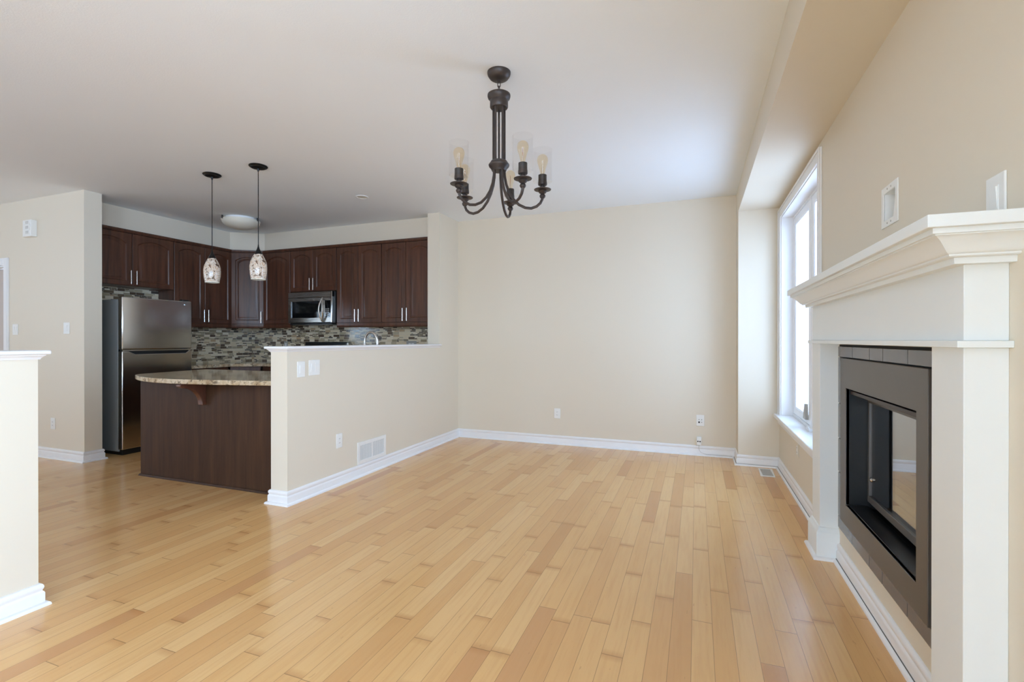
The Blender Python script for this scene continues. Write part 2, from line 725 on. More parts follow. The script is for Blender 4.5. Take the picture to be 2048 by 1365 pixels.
# ------------------------------------------------------------------ shell
struct(MB().box(-9.6, .742, -7.2, 5.579, -.1, 0).build('floor', FLOOR), 'pale maple plank floor running through the room', 'floor')
struct(MB().box(-9.75, .90, -7.35, 5.7, ZC, ZC + .12).build('ceiling', CEIL), 'smooth white ceiling', 'ceiling')
struct(MB().box(-6.5, .90, YB, YB + .12, -.1, ZC).build('wall_back', WALL), 'long cream wall at the far end of the room', 'wall')
WIN = (3.66, 5.18, .515, 2.385)
FIRE = (2.09, 2.97, .37, .992)
RBOX = (2.345, 2.497, 1.716, 1.858)
REARW = (-2.1, .25, .75, 2.42)
REARP = (-6.9, -3.1, .03, 2.44)
m = MB()
wall_grid(m, 'x', XW, XW + .155, (-7.35, YB), (-.1, ZC), [WIN, FIRE, RBOX, REARW, REARP])
struct(m.build('wall_right', WALL), 'cream wall on the right with the window and the fireplace', 'wall')
m = MB()
wall_grid(m, 'y', -7.35, -7.2, (-9.75, XW), (-.1, ZC), [(-2.3, -.2, .02, 2.2), (-6.4, -5.5, .3, 2.3)])
struct(m.build('wall_rear', WALL))
m = MB()
wall_grid(m, 'x', -9.75, -9.6, (-7.2, 3.22), (-.1, ZC), [(-1.2, .2, .5, 2.3)])
struct(m.build('wall_front', WALL))
m = MB()
wall_grid(m, 'y', YP, YP + .158, (-9.6, XP), (0, ZC), [(-7.93, -7.135, -1, 2.06)])
struct(m.build('wall_left', WALL), 'cream wall end on the left beside the refrigerator', 'wall')
struct(MB().box(XK - .13, XK, YP + .158, YB, -.1, ZC).build('wall_kitchen', WALL), 'kitchen side wall behind the refrigerator', 'wall')
m = MB().prism([(2.80, 0), (YB, 0), (YB, ZC), (5.095, ZC), (5.095, ZCAP), (2.80, ZCAP)], XH2, XH, 'yz')
struct(m.build('wall_partition', WALL), 'cream half wall between kitchen and living area, rising to a full height end', 'wall')
struct(MB().box(XH2, XH, -7.2, 1.333, 0, ZCAP).build('wall_stair', WALL), 'cream half wall at the left edge of the view', 'wall')
m = MB().prism([(XK, YP + .158), (-6.105, YP + .158), (-6.105, 4.99), (-5.742, 5.245), (XH2, 5.245), (XH2, YB), (XK, YB)], 2.492, ZC)
struct(m.build('wall_soffit', WALL), 'cream soffit above the kitchen wall cabinets', 'wall')
m = MB().box(XB, XW, YR, YB, 0, ZC)
m.box(XB, XW, -7.2, YR, 2.498, ZC)
struct(m.build('wall_bulkhead', WALL), 'cream boxed bulkhead along the top of the window wall', 'wall')

# backsplash
m = MB().box(XK, -4.0, YB - .008, YB, .90, 1.52)
m.box(-4.0, XH2, YB - .008, YB, .90, 1.52)
struct(m.build('wall_backsplash_back', MOSAIC_X), 'mosaic tile backsplash on the back kitchen wall', 'backsplash')
struct(MB().box(XK, XK + .008, YP + .16, YB - .008, .90, 1.90).build('wall_backsplash_side', MOSAIC_Y),
       'mosaic tile backsplash on the kitchen side wall behind the refrigerator', 'backsplash')

# ------------------------------------------------------------------ baseboards
BASE = [(0, 0), (.017, 0), (.017, .060), (.0145, .066), (.0105, .070), (.0105, .075), (.0135, .080), (.0150, .088),
        (.0135, .096), (.010, .101), (.005, .1045), (0, .105)]
SHOE = [(.017, 0), (.034, 0), (.034, .006), (.031, .012), (.026, .016), (.017, .0185)]


def baseboard(name, path, first=0, last=None, label=None, gap=False):
    o = struct(MB().sweep(path, BASE, first, last).build(name, TRIM), label, 'baseboard')
    MB().sweep(path, SHOE, first, last).build('shoe_molding', TRIM, o)
    if gap:
        MB().sweep(path, [(.0165, .0180), (.0205, .0178), (.0200, .0194), (.0165, .0198)], first, last).build('caulk_gap_shadow', GAP, o)  # dark strip painted in as the shadow of the gap above the shoe
    return o


P1 = [(XH2, 2.953), (XH2, 2.80), (XH, 2.80), (XH, YB), (XB, YB), (XB, YR), (XW, YR), (XW, 3.40)]
baseboard('baseboard_partition', P1, 0, 2, 'white baseboard along the half wall')
baseboard('baseboard_back', P1, 3, 3, 'white baseboard along the back wall')
baseboard('baseboard_right', P1, 4, 6, 'white baseboard below the window', True)
baseboard('baseboard_fireplace', [(XW, 3.165), (XW, 1.81)], label='white baseboard under the fireplace', gap=True)
baseboard('baseboard_near', [(XW, 1.56), (XW, -7.2)])
P3 = [(-7.07, YP), (XP, YP), (XP, YP + .158), (XP - .2, YP + .158)]
baseboard('baseboard_left', P3, label='white baseboard round the left wall end')
P4 = [(XH, -7.2), (XH, 1.333), (XH2, 1.333), (XH2, -7.2)]
baseboard('baseboard_stair', P4, label='white baseboard of the near half wall')

# caps of the two half walls
BED = [(0, ZCAP - .003), (.006, ZCAP - .003), (.009, ZCAP + .004), (.015, ZCAP + .011), (.021, ZCAP + .015), (.021, ZCAP + .019), (0, ZCAP + .019)]


def cap(name, y0, y1, path, label):
    ov = .036
    m = MB().box(XH2 - ov, XH + ov, y0, y1, ZCAP + .019, ZCAP + .039)
    o = struct(m.build(name, TRIM, bevel=.007, seg=3), label, 'trim')
    MB().sweep(path, BED).build('bed_molding', TRIM, o)
    MB().box(XH2, XH, min(p[1] for p in path), max(p[1] for p in path), ZCAP, ZCAP + .019).build('core', TRIM, o)
    return o


cap('trim_1', 2.80 - .036, 5.094, [(XH2, 5.094), (XH2, 2.80), (XH, 2.80), (XH, 5.094)], 'white cap on the kitchen half wall')
cap('trim_2', -7.2, 1.333 + .036, [(XH, -7.2), (XH, 1.333), (XH2, 1.333), (XH2, -7.2)], 'white cap on the near half wall')

# ------------------------------------------------------------------ window on the right wall
y0, y1, z0, z1 = WIN
win = MB()
XS = .836           # inner face of the window unit
wall_grid(win, 'x', XS, XW + .15, (y0, y1), (z0, z1), [(y0 + .03, 4.395, z0 + .035, z1 - .03), (4.445, y1 - .03, z0 + .035, z1 - .03)])
win = struct(win.build('window_1', VINYL, bevel=.003), 'white two-sash casement window beside the fireplace', 'window')
m = MB()
for (a, b, c, d) in ((y0, y0 + .012, z0 + .0125, z1), (y1 - .012, y1, z0 + .0125, z1), (y0 + .012, y1 - .012, z1 - .012, z1)):
    m.box(XW - .001, XS, a, b, c, d)
m.build('window_jamb', TRIM, win)
cs = .074
m = MB()
for (a, b, c, d) in ((y0 - cs, y0 + .004, z0, z1 + cs), (y1 - .004, y1 + cs, z0, z1 + cs), (y0 + .004, y1 - .004, z1 - .004, z1 + cs)):
    m.box(XW - .014, XW, a, b, c, d)
for (a, b, c, d) in ((y0 - cs, y0 - cs + .016, z0, z1 + cs), (y1 + cs - .016, y1 + cs, z0, z1 + cs), (y0 - cs + .016, y1 + cs - .016, z1 + cs - .016, z1 + cs)):
    m.box(XW - .022, XW - .014, a, b, c, d)
m.build('window_casing', TRIM, win, bevel=.003)
MB().box(XW - .052, XS, y0 - .092, YR, z0 - .022, z0 + .012).build('window_sill', TRIM, win, bevel=.006, seg=3)
m = MB().sweep([(XW, YR), (XW, y0 - .075)], [(0, z0 - .085), (.010, z0 - .085), (.014, z0 - .075), (.014, z0 - .048), (.020, z0 - .040), (.028, z0 - .030), (.028, z0 - .022), (0, z0 - .022)])
m.build('window_apron', TRIM, win)
for a, b in ((y0 + .033, 4.392), (4.448, y1 - .033)):
    c, d = z0 + .038, z1 - .033
    m = MB()
    wall_grid(m, 'x', XS + .004, XS + .048, (a, b), (c, d), [(a + .062, b - .062, c + .062, d - .062)])
    sash = m.build('sash', VINYL, win, bevel=.004)
    m = MB()
    wall_grid(m, 'x', XS + .012, XS + .020, (a + .058, b - .058), (c + .058, d - .058), [(a + .068, b - .068, c + .068, d - .068)])
    m.build('glazing_bead', VINYL, sash)
    MB().box(XS + .026, XS + .032, a + .06, b - .06, c + .06, d - .06).build('pane', PANE2, sash)
# crank and lock of the far sash
m = MB().prism([(4.50, z0 + .075), (4.60, z0 + .075), (4.545, z0 + .20), (4.52, z0 + .20)], XS - .02, XS + .004, 'yz')
m.build('sash_lock', GREYPLATE, win, bevel=.003)
m = MB().box(XS - .03, XS, 4.30, 4.42, z0 + .012, z0 + .03)
m.tube([(XS - .02, 4.36, z0 + .03), (XS - .03, 4.34, z0 + .045), (XS - .035, 4.27, z0 + .035)], .006, 8)
m.build('crank_handle', VINYL, win, bevel=.003)

# windows behind the camera: plain frames with glass
def rear_window(name, axis, a0, a1, hole, mull):
    u0, u1, z0_, z1_ = hole
    hs = []
    e = [u0] + mull + [u1]
    for p, q in zip(e, e[1:]):
        hs.append((p + .05, q - .05, z0_ + .06, z1_ - .06))
    m = MB()
    wall_grid(m, axis, a0, a1, (u0, u1), (z0_, z1_), hs)
    o = struct(m.build(name, VINYL))
    ac = (a0 + a1) / 2
    for h in hs:
        m = MB()
        if axis == 'x':
            m.box(ac - .003, ac + .003, h[0] - .01, h[1] + .01, h[2] - .01, h[3] + .01)
        else:
            m.box(h[0] - .01, h[1] + .01, ac - .003, ac + .003, h[2] - .01, h[3] + .01)
        m.build('pane', PANE, o)


rear_window('window_2', 'x', XW + .06, XW + .13, REARW, [-.9])
rear_window('added_door_3', 'x', XW + .06, XW + .13, REARP, [-5.0])  # unseen slider added to throw light on the far left
rear_window('door_2', 'y', -7.32, -7.25, (-2.3, -.2, .02, 2.2), [-1.35])
rear_window('added_window_3', 'x', -9.72, -9.65, (-1.2, .2, .5, 2.3), [-.5])  # unseen window added to light the left side of the room
rear_window('added_window_4', 'y', -7.32, -7.25, (-6.4, -5.5, .3, 2.3), [-6.0])  # unseen window added to send light towards the kitchen

# door at the far left
m = MB()
for (a, b, c, d) in ((-7.145, -7.065, 0, 2.135), (-8.0, -7.92, 0, 2.135), (-7.92, -7.145, 2.055, 2.135)):
    m.box(a, b, YP - .016, YP, c, d)
    m.box(a + .012, b - .012, YP - .02, YP - .016, c, d - .012)
door = struct(m.build('door_1', TRIM, bevel=.003), 'white trimmed doorway at the far left', 'door')
m = MB().box(-7.155, -7.135, YP, YP + .158, 0, 2.06)
m.box(-7.93, -7.91, YP, YP + .158, 0, 2.06)
m.box(-7.91, -7.155, YP, YP + .158, 2.04, 2.06)
m.build('door_jamb', TRIM, door)
m = MB().box(-7.905, -7.16, YP + .07, YP + .11, .01, 2.035)
for (a, b) in ((.12, .90), (1.02, 1.88)):
    for (c, d) in ((-7.82, -7.58), (-7.49, -7.25)):
        m.box(c, d, YP + .062, YP + .07, a, b)
m.build('door_leaf', DOORP, door, bevel=.004)

# ------------------------------------------------------------------ wall cabinets
def arch_loop(x0, x1, z0, z1, rise, d, n=14):
    """door panel outline inset by d: two bottom corners, then the arch from right to left"""
    pts = [(x0 + d, z0 + d), (x1 - d, z0 + d)]
    xa, xb = x1 - d, x0 + d
    zs = z1 - rise - d
    for i in range(n + 1):
        t_ = i / n
        pts.append((xa + (xb - xa) * t_, zs + rise * math.sin(PI * t_) ** .8))
    return pts


def door_mesh(x0, x1, z0, z1, arched=True, th=.02):
    m = MB()
    st, rl = .056, .052
    rise = min(.075, .16 * (x1 - x0 - 2 * st)) if arched else 0.0
    top = z1 - .058 if arched else z1 - rl
    n = 14
    outer = [(x0, z0), (x1, z0)] + [(x1 + (x0 - x1) * i / n, z1) for i in range(n + 1)]
    a = (x0 + st, x1 - st, z0 + rl, top, rise)
    loops = [(outer, -th + .003), (None, -th), (arch_loop(*a, 0), -th), (arch_loop(*a, .009), -th + .009), (arch_loop(*a, .020), -th + .010),
             (arch_loop(*a, .042), -th + .003), (arch_loop(*a, .048), -th + .003)]
    o2 = [(min(max(x, x0 + .003), x1 - .003), min(max(z, z0 + .003), z1 - .003)) for x, z in outer]
    loops[1] = (o2, -th)
    rings = [[m.v((x, y, z)) for x, z in lp] for lp, y in loops]
    back = [m.v((x, 0, z)) for x, z in outer]
    k = len(outer)
    for A, B in zip([back] + rings, rings):
        for i in range(k):
            m.face((A[i], A[(i + 1) % k], B[(i + 1) % k], B[i]))
    m.face(rings[-1])
    m.face(back)
    return m


def bar_handle(parent, x, zc, ln=.158, horizontal=False, y=-.02):
    m = MB()
    if horizontal:
        m.cyl((x - ln / 2, y - .032, zc), (x + ln / 2, y - .032, zc), .006, 12)
        for s_ in (-1, 1):
            m.cyl((x + s_ * ln * .32, y - .032, zc), (x + s_ * ln * .32, y, zc), .0045, 10)
    else:
        m.cyl((x, y - .032, zc - ln / 2), (x, y - .032, zc + ln / 2), .006, 12)
        for s_ in (-1, 1):
            m.cyl((x, y - .032, zc + s_ * ln * .32), (x, y, zc + s_ * ln * .32), .0045, 10)
    return m.build('handle', CHROME, parent)


def wall_cabinet(label, loc, rot, wd, dep, zb, doors, splits, rail=True, crown_ext=(0, 0)):
    """doors: list of handle sides 'l'/'r' or None; splits: x positions between doors"""
    t = thing('wall_cabinet', label, 'cabinet', (loc[0], loc[1], zb), rot)
    O = (0, 0, zb)
    MB().box(0, wd, 0, dep, zb, 2.49).build('carcass', ESPRESSO, t, O)
    xs = [0] + splits + [wd]
    for (a, b), side in zip(zip(xs, xs[1:]), doors):
        d = door_mesh(a + .003, b - .003, zb + .004, 2.452).build('door', ESPRESSO, t, O, smooth=30)
        if side:
            hx = b - .03 if side == 'r' else a + .03
            h = bar_handle(d, hx, zb + .097)
            h.location = (0, 0, -zb)
    cp = [(0, 2.452), (0, 2.456), (.022, 2.456), (.022, 2.462), (.027, 2.468), (.030, 2.478), (.030, 2.4915), (0, 2.4915)]
    m = MB()
    m.sweep([(-crown_ext[0], 0), (wd + crown_ext[1], 0)], cp)
    m.build('crown_molding', ESPRESSO, t, O)
    if rail:
        rp_ = [(0, zb - .055), (.006, zb - .055), (.014, zb - .048), (.016, zb - .040), (.016, zb - .002), (0, zb - .002), (-.02, zb - .002), (-.02, zb - .055)]
        MB().sweep([(0, 0), (wd, 0)], rp_).build('light_rail', ESPRESSO, t, O)
    return t


R90 = PI / 2
wall_cabinet('dark wood wall cabinet with two short doors above the refrigerator', (-6.09, 3.225), R90, .958, .268, 1.852, ['r', 'l'], [.481], rail=False)
wall_cabinet('tall dark wood wall cabinet with two doors right of the refrigerator', (-6.09, 4.186), R90, .807, .268, 1.452, ['r', 'l'], [.404])
ang = math.atan2(5.23 - 4.995, -5.737 + 6.09)
wall_cabinet('angled dark wood corner cabinet with a single door', (-6.09, 4.995), ang, math.hypot(.353, .235), .12, 1.452, ['r'], [])
wall_cabinet('single door dark wood wall cabinet left of the microwave', (-5.735, 5.23), 0, .492, .335, 1.452, [None], [])
wall_cabinet('short two door dark wood cabinet above the microwave', (-5.240, 5.23), 0, .787, .335, 1.888, ['r', 'l'], [.393], rail=False)
wall_cabinet('two door dark wood wall cabinet just right of the microwave', (-4.450, 5.23), 0, .703, .335, 1.452, ['r', 'l'], [.343])
wall_cabinet('two door dark wood wall cabinet next to the full height wall end', (-3.744, 5.23), 0, .728, .335, 1.452, ['r', 'l'], [.359])

# ------------------------------------------------------------------ microwave
mx0, mx1, mz0, mz1, my = -5.236, -4.489, 1.455, 1.876, 5.172
t = thing('microwave', 'stainless over-the-range microwave with curved handle', 'microwave', ((mx0 + mx1) / 2, 5.35, mz0))
O = t.location.copy()
MB().box(mx0 + .006, mx1 + .033, my + .025, 5.565, mz0, mz1).build('body', BLACKPL, t, O, bevel=.004)
MB().box(mx0, mx1, my, my + .03, mz1 - .075, mz1).build('vent_panel', MICROST, t, O, bevel=.004)
dx1 = mx1 - .135
m = MB()
wall_grid(m, 'y', my, my + .03, (mx0, dx1), (mz0 + .012, mz1 - .08), [(mx0 + .05, dx1 - .05, mz0 + .075, mz1 - .125)])
dr = m.build('door', MICROST, t, O, bevel=.003)
MB().box(mx0 + .046, dx1 - .046, my + .006, my + .012, mz0 + .071, mz1 - .121).build('window', BLACKGLASS, dr, O)
MB().box(mx0 + .048, mx0 + .053, my - .003, my + .003, mz0 + .075, mz1 - .125).build('window_edge', CHROME, dr, O)
m = MB()
hx = dx1 - .012
for s_ in (-1, 1):
    pts = []
    for i in range(17):
        q = i / 16
        b = math.sin(PI * q)
        pts.append((hx + s_ * .034 * b, my - .012 - .035 * b ** .7, mz0 + .02 + q * (mz1 - mz0 - .105)))
    m.tube(pts, .010, 10)
m.build('handle', CHROME, dr, O)
cpn = MB().box(dx1 + .003, mx1 - .022, my, my + .03, mz0 + .012, mz1 - .08).build('control_panel', MICROST, t, O, bevel=.003)
MB().box(dx1 + .018, mx1 - .026, my - .002, my, mz0 + .075, mz1 - .12).build('keypad', BLACKGLASS, cpn, O)
m = MB()
for r_ in range(5):
    for c_ in range(3):
        m.box(dx1 + .028 + c_ * .022, dx1 + .042 + c_ * .022, my - .003, my - .002, mz0 + .095 + r_ * .022, mz0 + .107 + r_ * .022)
m.build('key_buttons', GREYPLATE, cpn, O)
MB().box(mx1 - .021, mx1, my - .004, my + .06, mz0 + .008, mz1).build('side_trim', CHROME, t, O, bevel=.004)
MB().box(mx0 + .02, mx1 - .02, my + .02, 5.55, mz0 - .016, mz0).build('underside_vent', BLACKPL, t, O)
MB().box(mx0 + .24, mx1 - .12, my + .05, my + .15, mz0 - .02, mz0 - .015).build('lamp_lens', GREYPLATE, t, O)
text_mesh('logo', 'Whirlpool', .020, CHROME, t, Vector((-4.87, my - .001, mz1 - .034)) - O, (PI / 2, 0, 0))

# ------------------------------------------------------------------ refrigerator
fx, fy0, fy1 = -5.70, 3.378, 4.142
t = thing('refrigerator', 'tall dark stainless top-freezer refrigerator', 'refrigerator', (-6.0, 3.76, 0))
O = t.location.copy()
MB().box(-6.355, fx - .075, fy0 + .004, fy1 - .004, .035, 1.668).build('body', FRIDGESIDE, t, O, bevel=.008)
fd = MB().box(fx - .066, fx, fy0, fy1, 1.128, 1.694).build('freezer_door', FRIDGEST, t, O, bevel=.010, seg=3)
ld = MB().prism([(fy0, .062), (fy1, .062), (fy1, 1.110), (fy1 - .03, 1.110), (fy1 - .075, 1.078), (fy0 + .135, 1.078), (fy0 + .065, 1.110), (fy0, 1.110)], fx - .066, fx, 'yz')
ld = ld.build('fridge_door', FRIDGEST, t, O, bevel=.007, seg=3)
MB().box(fx - .063, fx - .03, fy0 + .02, fy1 - .02, 1.076, 1.112).build('handle_pocket', BLACKPL, ld, O)
MB().box(fx - .075, fx - .066, fy0 + .006, fy1 - .006, .06, 1.67).build('door_gasket', BLACKPL, t, O)
MB().box(fx - .05, fx - .012, fy0 + .01, fy1 - .01, 1.112, 1.126).build('divider', CHROME, t, O)
m = MB()
m.box(fx - .075, fx - .02, fy1 - .10, fy1 - .02, 1.694, 1.712)
m.build('hinge_cover', BLACKPL, t, O, bevel=.004)
MB().box(-6.3, fx - .03, fy0 + .02, fy1 - .02, 0, .058).build('toe_grille', BLACKPL, t, O)
m = MB()
cyy, czz = 4.052, 1.650
ring = [(fx + .0012, cyy + .0085 * math.cos(a), czz + .0085 * math.sin(a)) for a in [i * 2 * PI / 24 for i in range(24)]]
m.tube(ring, .0012, 6, closed=True)
m.tube([(fx + .0012, cyy, czz + .005), (fx + .0012, cyy, czz - .004), (fx + .0012, cyy + .005, czz - .004)], .0011, 6)
m.cyl((fx, cyy - .0035, czz + .003), (fx + .0015, cyy - .0035, czz + .003), .0014, 8)
m.build('badge', CHROME, fd, O)
text_mesh('logo', 'LG', .022, CHROME, fd, Vector((fx + .001, cyy + .028, czz)) - O, (PI / 2, 0, PI / 2))

# ------------------------------------------------------------------ base cabinets, range, counters
def base_cabinet(label, loc, rot, wd, dep, drawer_handle=True, door_handle='r'):
    t = thing('base_cabinet', label, 'cabinet', (loc[0], loc[1], 0), rot)
    MB().box(0, wd, 0, dep, .10, .875).build('carcass', ESPRESSO, t)
    MB().box(0, wd, .06, dep, 0, .10).build('toe_kick', CABDARK, t)
    m = MB().box(.003, wd - .003, -.02, 0, .715, .868)
    d = m.build('drawer_front', ESPRESSO, t, bevel=.003)
    if drawer_handle:
        bar_handle(d, wd / 2, .80, min(.158, wd * .6), True)
    d = door_mesh(.003, wd - .003, .105, .708, False).build('door', ESPRESSO, t, smooth=30)
    bar_handle(d, wd - .03 if door_handle == 'r' else .03, .60)
    return t


base_cabinet('dark wood base cabinet below the counter right of the refrigerator', (-5.80, 4.18), R90, .52, .56)
base_cabinet('angled dark wood corner base cabinet', (-5.80, 4.742), math.atan2(.228, .29), math.hypot(.29, .228), .03)
base_cabinet('narrow dark wood base cabinet left of the range', (-5.468, 4.972), 0, .195, .595)
t = thing('kitchen_range', 'black range below the microwave, its backguard rising above the half wall cap', 'stove', (-4.88, 5.25, 0))
O = t.location.copy()
MB().box(-5.262, -4.498, 4.965, 5.565, .09, .90).build('body', BLACKPL, t, O)
MB().box(-5.262, -4.498, 4.93, 5.50, .90, .918).build('cooktop', BLACKGLASS, t, O, bevel=.004)
bgd = MB().prism([(5.50, .918), (5.565, .918), (5.565, 1.200), (5.522, 1.203), (5.510, 1.19)], -5.262, -4.498, 'yz').build('backguard', BLACKPL, t, O, bevel=.004)
MB().box(-4.53, -4.494, 5.505, 5.568, .92, 1.196).build('end_cap', MICROST, bgd, O, bevel=.006)
for i in range(5):
    MB().cyl((-5.1 + i * .11, 5.51, 1.06), (-5.1 + i * .11, 5.488, 1.06), .018, 16).build('knob', BLACKPL, bgd, O)
od = MB().box(-5.26, -4.50, 4.935, 4.965, .26, .80).build('oven_door', BLACKGLASS, t, O, bevel=.004)
MB().tube([(-5.20, 4.935, .75), (-5.20, 4.89, .75), (-4.56, 4.89, .75), (-4.56, 4.935, .75)], .010, 10).build('handle', CHROME, od, O)
MB().box(-5.26, -4.50, 4.935, 4.965, .80, .895).build('control_panel', BLACKPL, t, O)
MB().box(-5.26, -4.50, 4.935, 4.965, .095, .25).build('drawer', BLACKPL, t, O, bevel=.004)
MB().box(-5.24, -4.52, 5.0, 5.56, 0, .09).build('plinth', BLACKPL, t, O)

m = MB().prism([(XK + .010, 4.165), (-5.77, 4.165), (-5.77, 4.735), (-5.50, 4.945), (-5.268, 4.945), (-5.268, YB - .010), (XK + .010, YB - .010)], .876, .914)
tag(m.build('kitchen_countertop', GRANITE, bevel=.006, seg=3), 'granite countertop along the kitchen walls between refrigerator and range', 'countertop')

pen = thing('peninsula', 'dark wood kitchen peninsula attached to the half wall end', 'peninsula', (-3.87, 3.3, 0))
O = pen.location.copy()
MB().box(-4.73, -3.008, 2.955, 2.977, 0, .875).build('front_panel', PANELWOOD, pen, O)
MB().box(-4.728, -3.008, 2.977, 3.70, .0, .875).build('carcass', PANELWOOD, pen, O)
MB().sweep([(-4.73, 3.70), (-4.73, 2.955), (-3.028, 2.955)], [(0, 0), (.014, 0), (.014, .006), (.010, .014), (.004, .019), (0, .02)]).build('shoe_molding', PANELWOOD, pen, O)
prof = [(2.955, .872), (2.735, .872), (2.735, .852), (2.748, .846)]
for i in range(13):
    a = i / 12 * PI / 2
    prof.append((2.752 + .168 * math.sin(a), .690 + .15 * math.cos(a)))
prof += [(2.920, .682), (2.955, .682)]
MB().prism(prof, -3.948, -3.893, 'yz').build('corbel', CORBELWOOD, pen, O, bevel=.004)

poly = [(-3.008, 2.885), (-3.2, 2.845), (-3.4, 2.802), (-3.6, 2.765), (-3.8, 2.737), (-4.0, 2.724), (-4.2, 2.734), (-4.4, 2.775),
        (-4.58, 2.838), (-4.72, 2.905), (-4.80, 2.950), (-4.845, 2.985), (-4.872, 3.03), (-4.888, 3.10), (-4.985, 3.72), (-4.985, 3.76), (-4.96, 3.785),
        (-3.64, 3.785), (-3.64, 4.945), (-4.490, 4.945), (-4.490, YB - .010), (-3.008, YB - .010)]
m = MB().prism(poly, .876, .914)
tag(m.build('peninsula_countertop', GRANITE, bevel=.007, seg=3), 'bow-fronted granite countertop on the dark peninsula', 'countertop')
t = thing('base_cabinet', 'dark wood sink base cabinet behind the half wall', 'cabinet', (-3.3, 4.6, 0))
O = t.location.copy()
MB().box(-3.60, -3.008, 3.72, YB - .012, .10, .875).build('carcass', ESPRESSO, t, O)
MB().box(-3.54, -3.008, 3.72, YB - .012, 0, .10).build('toe_kick', CABDARK, t, O)
for a in (3.80, 4.36):
    d = MB().box(-3.62, -3.60, a, a + .55, .11, .868).build('door', ESPRESSO, t, O, bevel=.003)

# faucet
FX, FY = -3.115, 4.262
t = thing('kitchen_faucet', 'brushed nickel gooseneck faucet behind the half wall cap', 'faucet', (FX, FY, .914))
m = MB().lathe([(0, 0), (.030, 0), (.030, .008), (.024, .014), (.020, .05), (.016, .06), (.0, .06)], n=24)
m.build('base', NICKEL, t)
pts = [(0, 0, .05), (0, 0, .30)]
RR = .068
for i in range(1, 15):
    a = PI * i / 14
    pts.append((-RR + RR * math.cos(a), .0 - .03 * (i / 14), .30 + RR * 1.45 * math.sin(a)))
pts.append((-2 * RR, -.03, .275))
rs = [.0155] * 2 + [.0150 - .004 * i / 14 for i in range(1, 15)] + [.011]
MB().tube(pts, rs, 14).build('spout', NICKEL, t)
MB().lathe([(0, 0), (.013, 0), (.019, .01), (.017, .07), (.012, .10), (0, .10)], (-2 * RR, -.03, .185), 20).build('spray_head', NICKEL, t)
MB().tube([(0, .02, .04), (0, .05, .05), (0, .10, .09)], .006, 8).build('lever', NICKEL, t)

# ------------------------------------------------------------------ plates, switches, outlets
def plate(kind, label, pos, rot, wd=.072, ht=.118, mat_=None, group=None):
    """pos = centre on the wall, plate faces local -Y"""
    mat_ = mat_ or PLASTIC
    nm = {'switch': 'light_switch', 'double': 'light_switch', 'dimmer': 'light_switch', 'outlet': 'wall_outlet', 'media': 'media_outlet', 'blank': 'wall_outlet'}[kind]
    ct = 'switch' if 'switch' in nm else 'outlet'
    t = thing(nm, label, ct, pos, rot, group)
    MB().box(-wd / 2, wd / 2, -.006, 0, -ht / 2, ht / 2).build('cover_plate', mat_, t, bevel=.003, seg=2)
    if kind == 'switch':
        MB().box(-.0175, .0175, -.0075, -.006, -.034, .034).build('rocker_frame', GREYPLATE if mat_ is GREYPLATE else PLASTIC, t)
        MB().prism([(-.0075, -.031), (-.0075, .031), (-.0115, .031)], -.0145, .0145, 'yz').build('rocker', PLASTIC, t)
    elif kind == 'double':
        for x in (-.023, .023):
            MB().box(x - .0175, x + .0175, -.0075, -.006, -.034, .034).build('rocker_frame', PLASTIC, t)
            MB().prism([(-.0075, -.031), (-.0075, .031), (-.0115, .031)], x - .0145, x + .0145, 'yz').build('rocker', PLASTIC, t)
    elif kind == 'outlet':
        d = MB().box(-.0175, .0175, -.008, -.006, -.034, .034).build('receptacle', PLASTIC, t, bevel=.001)
        for zc in (-.018, .018):
            for x in (-.006, .006):
                MB().box(x - .001, x + .001, -.0085, -.0078, zc - .004, zc + .005).build('slot', DARKHOLE, d)
    elif kind == 'media':
        for (x, z) in ((-.012, .010), (.014, .010), (.014, -.018)):
            MB().cyl((x, -.0125, z), (x, -.006, z), .0055, 12).build('coaxial_port', GREYPLATE, t)
        MB().box(-.020, -.004, -.0075, -.0055, -.026, -.010).build('network_port', DARKHOLE, t)
    return t


plate('double', 'narrow white double switch on the left wall beside the door trim', (-6.944, YP, 1.346), 0, .10, .118)
plate('switch', 'white rocker switch on the left wall near its corner', (-6.031, YP, 1.352), 0, .10)
plate('outlet', 'white low outlet on the left wall above the baseboard', (-6.267, YP, .360), 0, .075)
plate('outlet', 'white outlet low in the middle of the back wall', (-1.540, YB, .364), 0, .076)
plate('media', 'white cable and network plate low on the back wall near the corner', (.036, YB, .372), 0, .080, .120)
plate('switch', 'white single switch on the half wall, nearer its end', (XH, 2.932, 1.006), R90, .078, .121)
plate('double', 'white two-gang switch under the half wall cap', (XH, 3.071, 1.012), R90, .118, .121)
plate('outlet', 'white outlet on the half wall left of the return air grille', (XH, 3.360, .374), R90, .075, .122)
plate('outlet', 'small cream outlet below the window sill', (XW, 4.364, .369), -R90, .075, .118, WALL)
plate('outlet', 'grey outlet on the mosaic backsplash left of the range', (-5.683, YB - .008, 1.150), 0, .070, .125, GREYPLATE)
plate('double', 'grey two-gang plate on the mosaic backsplash right of the faucet', (-3.530, YB - .008, 1.155), 0, .155, .125, GREYPLATE)
plate('switch', 'white switch plate on the right wall above the mantel end', (XW, 1.658, 1.604), -R90, .088, .128)

